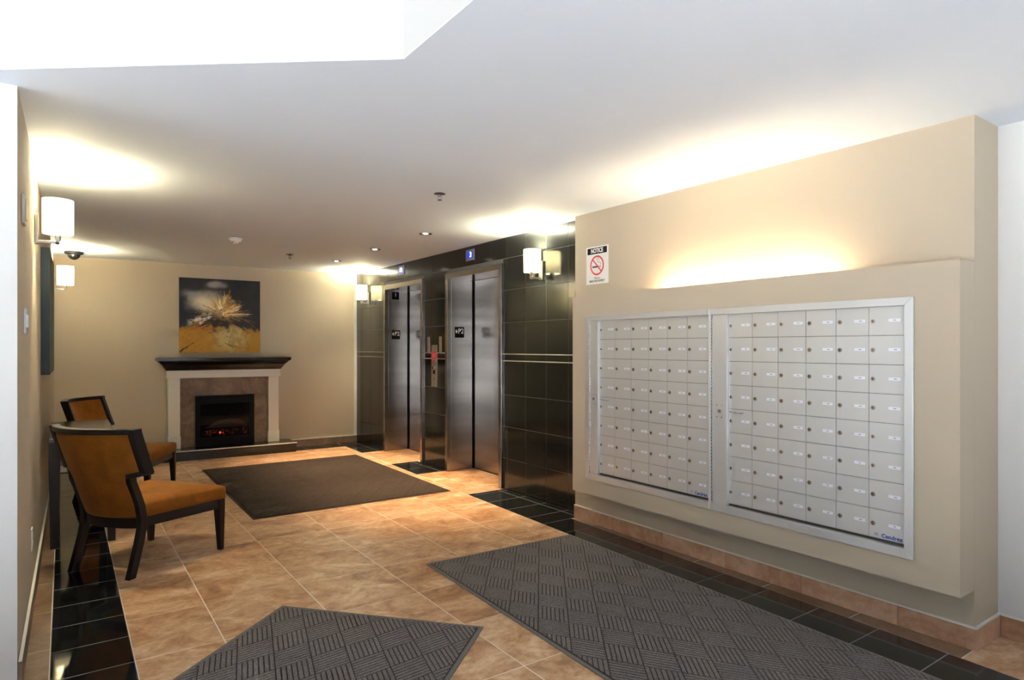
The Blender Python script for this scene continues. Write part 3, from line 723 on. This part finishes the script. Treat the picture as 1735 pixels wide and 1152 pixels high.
def paint_fn(x, y):
    n = fbm(x*5, y*5); n2 = fbm(x*13+4, y*13)
    c = mixc((.014, .016, .022), (.035, .035, .042), .5+n*.5)
    c = mixc(c, (.010, .014, .040), sm(.25, .02, x)*sm(.35, .55, y)*sm(.85, .6, y)*.8)
    cl = sm(.30, .0, math.hypot((x-.33)*1.0, (y-.68)*1.35)+n*.06); c = mixc(c, (.50, .44, .33), cl*1.15)
    cl = sm(.16, .0, math.hypot((x-.42)*.9, (y-.92)*2.2)+n*.05); c = mixc(c, (.22, .20, .19), cl)
    cl = sm(.17, .0, math.hypot((x-.15)*.7, (y-.79)*2)+n*.05); c = mixc(c, (.20, .19, .19), cl*.8)
    hz = (.30+.46*x if x < .38 else (.475-.5*(x-.38) if x < .58 else .375-.2*(x-.58))) + .035*n2
    g = sm(hz+.05, hz-.03, y); gold = mixc((.26, .125, .010), (.36, .19, .025), .5+n2*.8)
    gold = mixc(gold, (.40, .33, .15), sm(.32, .05, math.hypot(x-.62, (y-.22)*1.1)+n2*.08)*.8)
    gold = mixc(gold, (.36, .12, .02), sm(.2, .02, math.hypot(x-.3, (y-.36)*1.2))*.8)
    gold = mixc(gold, (.12, .06, .01), sm(.2, .8, n2+.3)*.4)
    c = mixc(c, gold, g)
    c = mixc(c, (.46, .29, .09), sm(.22, .04, math.hypot(x-.55, (y-.58)*.9)+n2*.10)*.75)
    dk = sm(.16, .03, math.hypot((x-.46)*.8, (y-.40)*1.15)+n2*.14); c = mixc(c, (.014, .011, .011), dk*.95)
    el = abs(y-(.36+.44*x)); wh = sm(.05, .0, el+n2*.05)*sm(.06, .2, x)*sm(.42, .34, x); c = mixc(c, (.50, .46, .40), wh)
    n3 = fbm(x*16+2, y*16+7); n4 = fbm(x*34, y*34+3); xs0, ys0 = x, y; x += .010*n3+.005*n4; y += .010*n2-.005*n4
    for (x0, y0, x1, y1, wd, sc, cv) in STK:
        dx, dy = x1-x0, y1-y0; L = dx*dx+dy*dy; tt = ((x-x0)*dx+(y-y0)*dy)/L
        if tt < -.05 or tt > 1.05: continue
        if cv: pass
        dd = abs((x-x0)*dy-(y-y0)*dx)/math.sqrt(L)
        w = wd*(1-.75*tt)*(.75+.6*n2)
        if dd < w*1.4: c = mixc(c, sc, sm(w*1.4, w*.3, dd)*sm(1.05, .6, tt)*(.78+.5*n4))
    gn = .8+.75*sm(.03, .16, max(c)); return tuple(min(.9, q*gn) for q in c)
pa = painting('painting', 'square abstract painting in black, white and gold above the mantel', 'painting', .965, .955, .035, paint_fn, 230, 230)
px = 1.672; pa.location = (px, yb(px)-.001, 1.305); pa.rotation_euler = (0, 0, FR)
def dark_fn(x, y):
    n = fbm(x*4+9, y*4); return mixc((.007, .014, .020), (.014, .032, .044), .5+n)
pb = painting('canvas_picture', 'dark teal canvas picture seen edge-on above the console table', 'painting', 1.1, .87, .05, dark_fn, 40, 40)
pb.location = (xl(5.95)+.0015, 5.95, 1.19); pb.rotation_euler = (0, 0, R(90)+math.atan2(-(XL1-XL0), YB1-YN))

# ---- chairs (local: forward +x, left +y)
def base_f(z): return -.2875 - .34*(z-.645)
def back_f(y, z): return base_f(z) - .12*(1-(y/.335)**2)
def make_chair():
    t = thing('side_chair', 'x', 'chair')
    # seat cushion: a domed pad with a rounded edge
    nx_, ny_ = 18, 18; vs = []; fs = []
    def outline(u, v):   # u -1..1 front/back, v -1..1 across
        x = .03+.285*u; hw = .2875+.0475*u + (.0 if u < 1 else 0); return x, hw*v
    def sup(a): return abs(a)**10
    for side in (1, -1):
        o = len(vs)
        for i in range(nx_+1):
            for j in range(ny_+1):
                u, v = math.sin(math.pi/2*(-1+2*i/nx_)), math.sin(math.pi/2*(-1+2*j/ny_))
                e = max(0, 1-max(abs(u)**14, abs(v)**14)); ed = e**.5
                x, y = outline(u, v); k = .985+.015*ed
                z = .418+.022*ed+.022*(1-u*u)*(1-v*v) if side > 0 else .3475
                vs.append((x, y, z))
        for i in range(nx_):
            for j in range(ny_):
                a = o+i*(ny_+1)+j; q = (a, a+1, a+ny_+2, a+ny_+1); fs.append(q if side > 0 else q[::-1])
    n1 = (nx_+1)*(ny_+1)
    per = [i*(ny_+1) for i in range(nx_+1)] + [nx_*(ny_+1)+j for j in range(1, ny_+1)] + [i*(ny_+1)+ny_ for i in range(nx_-1, -1, -1)] + [j for j in range(ny_-1, 0, -1)]
    for a, b in zip(per, per[1:]+per[:1]): fs.append((a, b, n1+b, n1+a))
    sm_ = MB().add(vs, fs, 0, True).build('seat_cushion', M_velvet, t)
    # rails
    def rail(p, q, name='seat_rail'):
        (xa, ya), (xb, yb2) = p, q; d = Vector((xb-xa, yb2-ya, 0)).normalized(); n = Vector((-d.y, d.x, 0))*.013
        MB().prism([(xa-n.x, ya-n.y), (xb-n.x, yb2-n.y), (xb+n.x, yb2+n.y), (xa+n.x, ya+n.y)], .285, .346).build(name, M_wood, t, bevel=.003)
    rail((.285, -.30), (.285, .30)); rail((-.23, -.222), (.27, -.314)); rail((-.23, .222), (.27, .314))
    rr = MB(); n = 14; ring = []
    pts = [(back_f(-.222+.444*k/n, .33), -.222+.444*k/n) for k in range(n+1)]
    vs = []
    for x, y in pts: vs += [(x-.014, y, .282), (x+.016, y, .282), (x+.016, y, .350), (x-.014, y, .350)]
    rr.loft([vs[4*k:4*k+4] for k in range(n+1)]); rr.build('rear_rail', M_wood, t, bevel=.002)
    for s_ in (-1, 1):
        rg = lambda cx, cy, z, w: [(cx-w, cy-w, z), (cx+w, cy-w, z), (cx+w, cy+w, z), (cx-w, cy+w, z)]
        MB().loft([rg(.293, s_*.312, 0, .0155), rg(.286, s_*.308, .29, .026), rg(.286, s_*.308, .345, .026)]).build('front_leg', M_wood, t, bevel=.003)
        path = [(-.335, 0), (-.305, .10), (-.276, .2), (-.258, .28), (-.254, .34), (-.268, .42), (-.296, .50), (-.325, .57), (-.334, .615)]
        MB().loft([[(x-.024, s_*.235-.019, z), (x+.024, s_*.235-.019, z), (x+.024, s_*.235+.019, z), (x-.024, s_*.235+.019, z)] for x, z in path]).build('rear_post', M_wood, t, bevel=.004)
        # wing stile and the shoulder that carries it
        st = []
        for z in (.628, .70, .78, .86, .902):
            f0 = back_f(.318, z); st.append([(f0-.034, s_*.300, z), (f0+.030, s_*.304, z), (f0+.036, s_*.340, z), (f0-.028, s_*.338, z)])
        MB().loft(st).build('wing_stile', M_wood, t, bevel=.003)
        sh = []
        for y in (.232, .262, .295, .330):
            f0 = back_f(y, .615); sh.append([(f0-.026, s_*y, .598+.2*(y-.232)), (f0+.028, s_*y, .598+.2*(y-.232)), (f0+.028, s_*y, .640), (f0-.026, s_*y, .640)])
        MB().loft(sh).build('shoulder', M_wood, t, bevel=.003)
    tr = []
    for k in range(21):
        y = -.338+.676*k/20; f0 = back_f(y, .889); tr.append([(f0-.026, y, .872), (f0+.026, y, .872), (f0+.026, y, .904), (f0-.026, y, .904)])
    MB().loft(tr).build('top_rail', M_wood, t, bevel=.004)
    # upholstered back, one pad following the frame
    zs = [.345, .36, .42, .50, .57, .596, .612, .635, .66, .72, .78, .84, .868, .876]
    hw = [.215, .217, .218, .219, .220, .222, .255, .298, .303, .304, .305, .306, .306, .305]
    ny_ = 24; F, B = [], []
    for z, w in zip(zs, hw):
        for j in range(ny_+1):
            v = math.sin(math.pi/2*(-1+2*j/ny_)); y = w*v; f0 = back_f(y, z)
            e = (1-abs(v)**8)**.5; ez = min(1, ((z-.343)/.03)**.5, ((.878-z)/.03)**.5)
            F.append((f0+.010+.026*e*ez, y, z)); B.append((f0-.008-.015*e*ez, y, z))
    fs = []; n1 = len(F); m_ = len(zs)
    for i in range(m_-1):
        for j in range(ny_):
            a = i*(ny_+1)+j; fs.append((a, a+1, a+ny_+2, a+ny_+1)); fs.append((n1+a, n1+a+ny_+1, n1+a+ny_+2, n1+a+1))
    per = [i*(ny_+1) for i in range(m_)] + [(m_-1)*(ny_+1)+j for j in range(1, ny_+1)] + [i*(ny_+1)+ny_ for i in range(m_-2, -1, -1)] + [j for j in range(ny_-1, 0, -1)]
    for a, b in zip(per, per[1:]+per[:1]): fs.append((a, b, n1+b, n1+a))
    MB().add(F+B, fs, 0, True).build('back_cushion', M_velvet, t)
    return t
ch = make_chair(); ch.location = (.455, 4.80, 0); ch.rotation_euler = (0, 0, R(36))
tag(ch, 'orange velvet chair with dark wood frame nearest the camera, seen from behind', 'chair', 'orange velvet chairs by the console table')
c2 = copy_tree(ch); c2.location = (.49, 6.985, 0); c2.rotation_euler = (0, 0, R(-26))
tag(c2, 'orange velvet chair with dark wood frame beyond the console table', 'chair', 'orange velvet chairs by the console table')

# ---- console table
t = thing('console_table', 'dark wood console table against the left wall between the chairs', 'table', (.112, 5.955, 0))
w2, l2 = .200, .60
MB().box(-w2, w2, -l2, l2, .728, .755).build('table_top', M_wood2, t, bevel=.003)
for s_ in (-1, 1):
    MB().box(s_*(w2-.02)-.011, s_*(w2-.02)+.011, -l2+.06, l2-.06, .655, .7275).build('apron', M_wood, t)
    MB().box(-w2+.06, w2-.06, s_*(l2-.02)-.011, s_*(l2-.02)+.011, .655, .7275).build('apron', M_wood, t)
    for q in (-1, 1):
        cx, cy = s_*(w2-.034), q*(l2-.034)
        rg = lambda z, w: [(cx-w, cy-w, z), (cx+w, cy-w, z), (cx+w, cy+w, z), (cx-w, cy+w, z)]
        MB().loft([rg(0, .023), rg(.6, .033), rg(.7277, .033)]).build('leg', M_wood, t, bevel=.003)

# ---- entrance mats: pile ribs laid in diamonds, alternating in direction
M_mat2 = carpet('brown_carpet', (.062, .048, .040)); M_mat2low = carpet('brown_carpet_groove', (.026, .020, .017))
def make_mat(name, label, w, l, loc, rz, top=None, low=None, edge=None):
    t = thing(name, label, 'mat', (*loc, 0), rz, 'charcoal ribbed entrance mats')
    MB().box(-w/2, w/2, -l/2, l/2, .0003, .0045).build('border', edge or M_matedge, t, bevel=.002)
    MB().box(-w/2+.022, w/2-.022, -l/2+.022, l/2-.022, .0046, .0056).build('base_pile', low or M_matlow, t)
    al = R(36); a = Vector((math.sin(al), math.cos(al))); b = Vector((-math.sin(al), math.cos(al))); sd = .160; nr = 7
    m_ = MB(); ew, el = w/2-.026, l/2-.026; N = int(max(w, l)/sd)+4
    for i in range(-N, N):
        for j in range(-N, N):
            o = a*(i*sd) + b*(j*sd); c = o+(a+b)*sd/2
            if abs(c.x) > ew+sd or abs(c.y) > el+sd: continue
            p, q = (a, b) if (i+j) % 2 == 0 else (b, a)
            for k in range(nr):
                s0, s1 = (k+.14)/nr*sd, (k+.86)/nr*sd
                poly = [o+q*s0+p*.003, o+q*s0+p*(sd-.003), o+q*s1+p*(sd-.003), o+q*s1+p*.003]
                poly = [tuple(v) for v in poly]
                if max(abs(v[0]) for v in poly) > ew or max(abs(v[1]) for v in poly) > el:
                    for cl in ((1, 0, ew), (-1, 0, ew), (0, 1, el), (0, -1, el)): poly = clip(poly, *cl)
                    if len(poly) < 3: continue
                m_.prism(poly, .0056, .0100)
    me = bpy.data.meshes.new('pile_ribs'); me.from_pydata(m_.v, [], m_.f); me.update()
    put('pile_ribs', me, top or M_mat, t, kind='stuff')
    return t
make_mat('entrance_mat', 'large charcoal ribbed mat on the tan tiles before the elevators', 1.80, 2.50, (2.150, 6.612), R(-.6), M_mat2, M_mat2low, M_mat2)
make_mat('entrance_mat', 'charcoal ribbed mat lying along the mailbox wall', 1.165, 2.90, (2.425, 2.175), R(-1.6))
e2 = math.atan2(.46, .56)
m1l = 1.75; d1 = Vector((.741, -.835)).normalized(); d2 = Vector((-.835, -.741)).normalized()
c_ = Vector((.952, 3.494)) + d1*(1.116/2) + d2*(m1l/2)
make_mat('entrance_mat', 'charcoal ribbed mat lying askew in the foreground', 1.116, m1l, (c_.x, c_.y), math.atan2(d1.y, d1.x))

# ---- no-smoking notice
t = thing('notice_sign', 'white no-smoking notice with a black header on the beige wall', 'sign', (XM, 3.698, 2.018))
x0 = XM-.0003
MB().box(x0-.0025, x0, 3.574, 3.822, 1.872, 2.165).build('plate', M_wht, t, world=True)
hd = MB().box(x0-.0032, x0-.002, 3.588, 3.808, 2.106, 2.155).build('header_band', M_blk, t, world=True)
text_mesh('NOTICE', .046, RX, UZ, (x0-.0040, 3.698, 2.130), M_wht, 'header_lettering', hd, .0003, bold=.0016, sx=.82)
rg = MB(); yc, zc, r0, r1 = 3.698, 2.016, .077, .064; xx = x0-.0034
for k in range(40):
    a0, a1 = 2*math.pi*k/40, 2*math.pi*(k+1)/40; p = lambda a, q: (xx, yc-q*math.cos(a), zc+q*math.sin(a))
    rg.add([p(a0, r0), p(a1, r0), p(a1, r1), p(a0, r1)], [(0, 1, 2, 3)])
bd = Vector((0, -1, -1)).normalized(); bn = Vector((0, -1, 1)).normalized(); c = Vector((xx-.0004, yc, zc))
rg.add([c+bd*.070+bn*.0055, c+bd*.070-bn*.0055, c-bd*.070-bn*.0055, c-bd*.070+bn*.0055], [(0, 1, 2, 3)])
rg.build('prohibition_ring', M_red, t, world=True)
cg = MB().box(xx-.0002, xx+.0006, yc-.018, yc+.052, zc-.017, zc-.004).box(xx-.0002, xx+.0006, yc-.040, yc-.036, zc-.017, zc-.004)
cg.box(xx-.0002, xx+.0006, yc-.026, yc-.030, zc-.017, zc-.004).build('cigarette', M_ink, t, world=True)
sk = MB(); pts = [(-.040, .002), (-.040, .018), (-.026, .024), (-.014, .022), (-.010, .034), (.002, .042), (.000, .054), (-.012, .058), (-.022, .050), (-.026, .038)]
for (a, b), (c1, d1_) in zip(pts, pts[1:]): sk.cyl((xx, yc+a, zc+b), (xx, yc+c1, zc+d1_), .0013, 6)
sk.build('smoke_curl', M_ink, t, world=True)
text_mesh('This is a', .020, RX, UZ, (x0-.0032, 3.698, 1.918), M_ink, 'small_lettering', t, .0003, bold=.0002)
text_mesh('SMOKE FREE PROPERTY', .0235, RX, UZ, (x0-.0032, 3.698, 1.894), M_ink, 'small_lettering', t, .0003, bold=.0004, sx=.70)

# ---- small wall fittings on the left wall
def on_left(y): return (xl(y)+.0008, y)
ra = math.atan2(-(XL1-XL0), YB1-YN)
t = thing('light_switch', 'bluish white light switch plate on the left wall', 'light switch', (*on_left(3.72), 1.50), ra)
MB().box(0, .007, -.06, .06, -.058, .058).build('plate', M_pblue, t, bevel=.002)
for s_ in (-1, 1): MB().box(.006, .013, s_*.025-.012, s_*.025+.012, -.03, .03).build('rocker', M_wht, t, bevel=.002)
t = thing('power_outlet', 'white power outlet low on the left wall', 'outlet', (*on_left(4.25), .36), ra)
MB().box(0, .006, -.037, .037, -.058, .058).build('plate', M_wht, t, bevel=.002)
for z in (-.02, .02): MB().box(.0055, .008, -.015, .015, z-.013, z+.013).build('socket', M_trimw, t)
t = thing('wall_thermostat', 'slim beige wall control high on the left wall', 'thermostat', (*on_left(3.55), 1.985), ra)
MB().box(0, .012, -.05, .05, -.065, .065).build('case', mat('beige_plastic', (.50, .44, .36), .5), t, bevel=.003)
MB().box(.011, .016, -.035, .035, -.045, .045).build('cover', mat('beige_plastic'), t, bevel=.003)
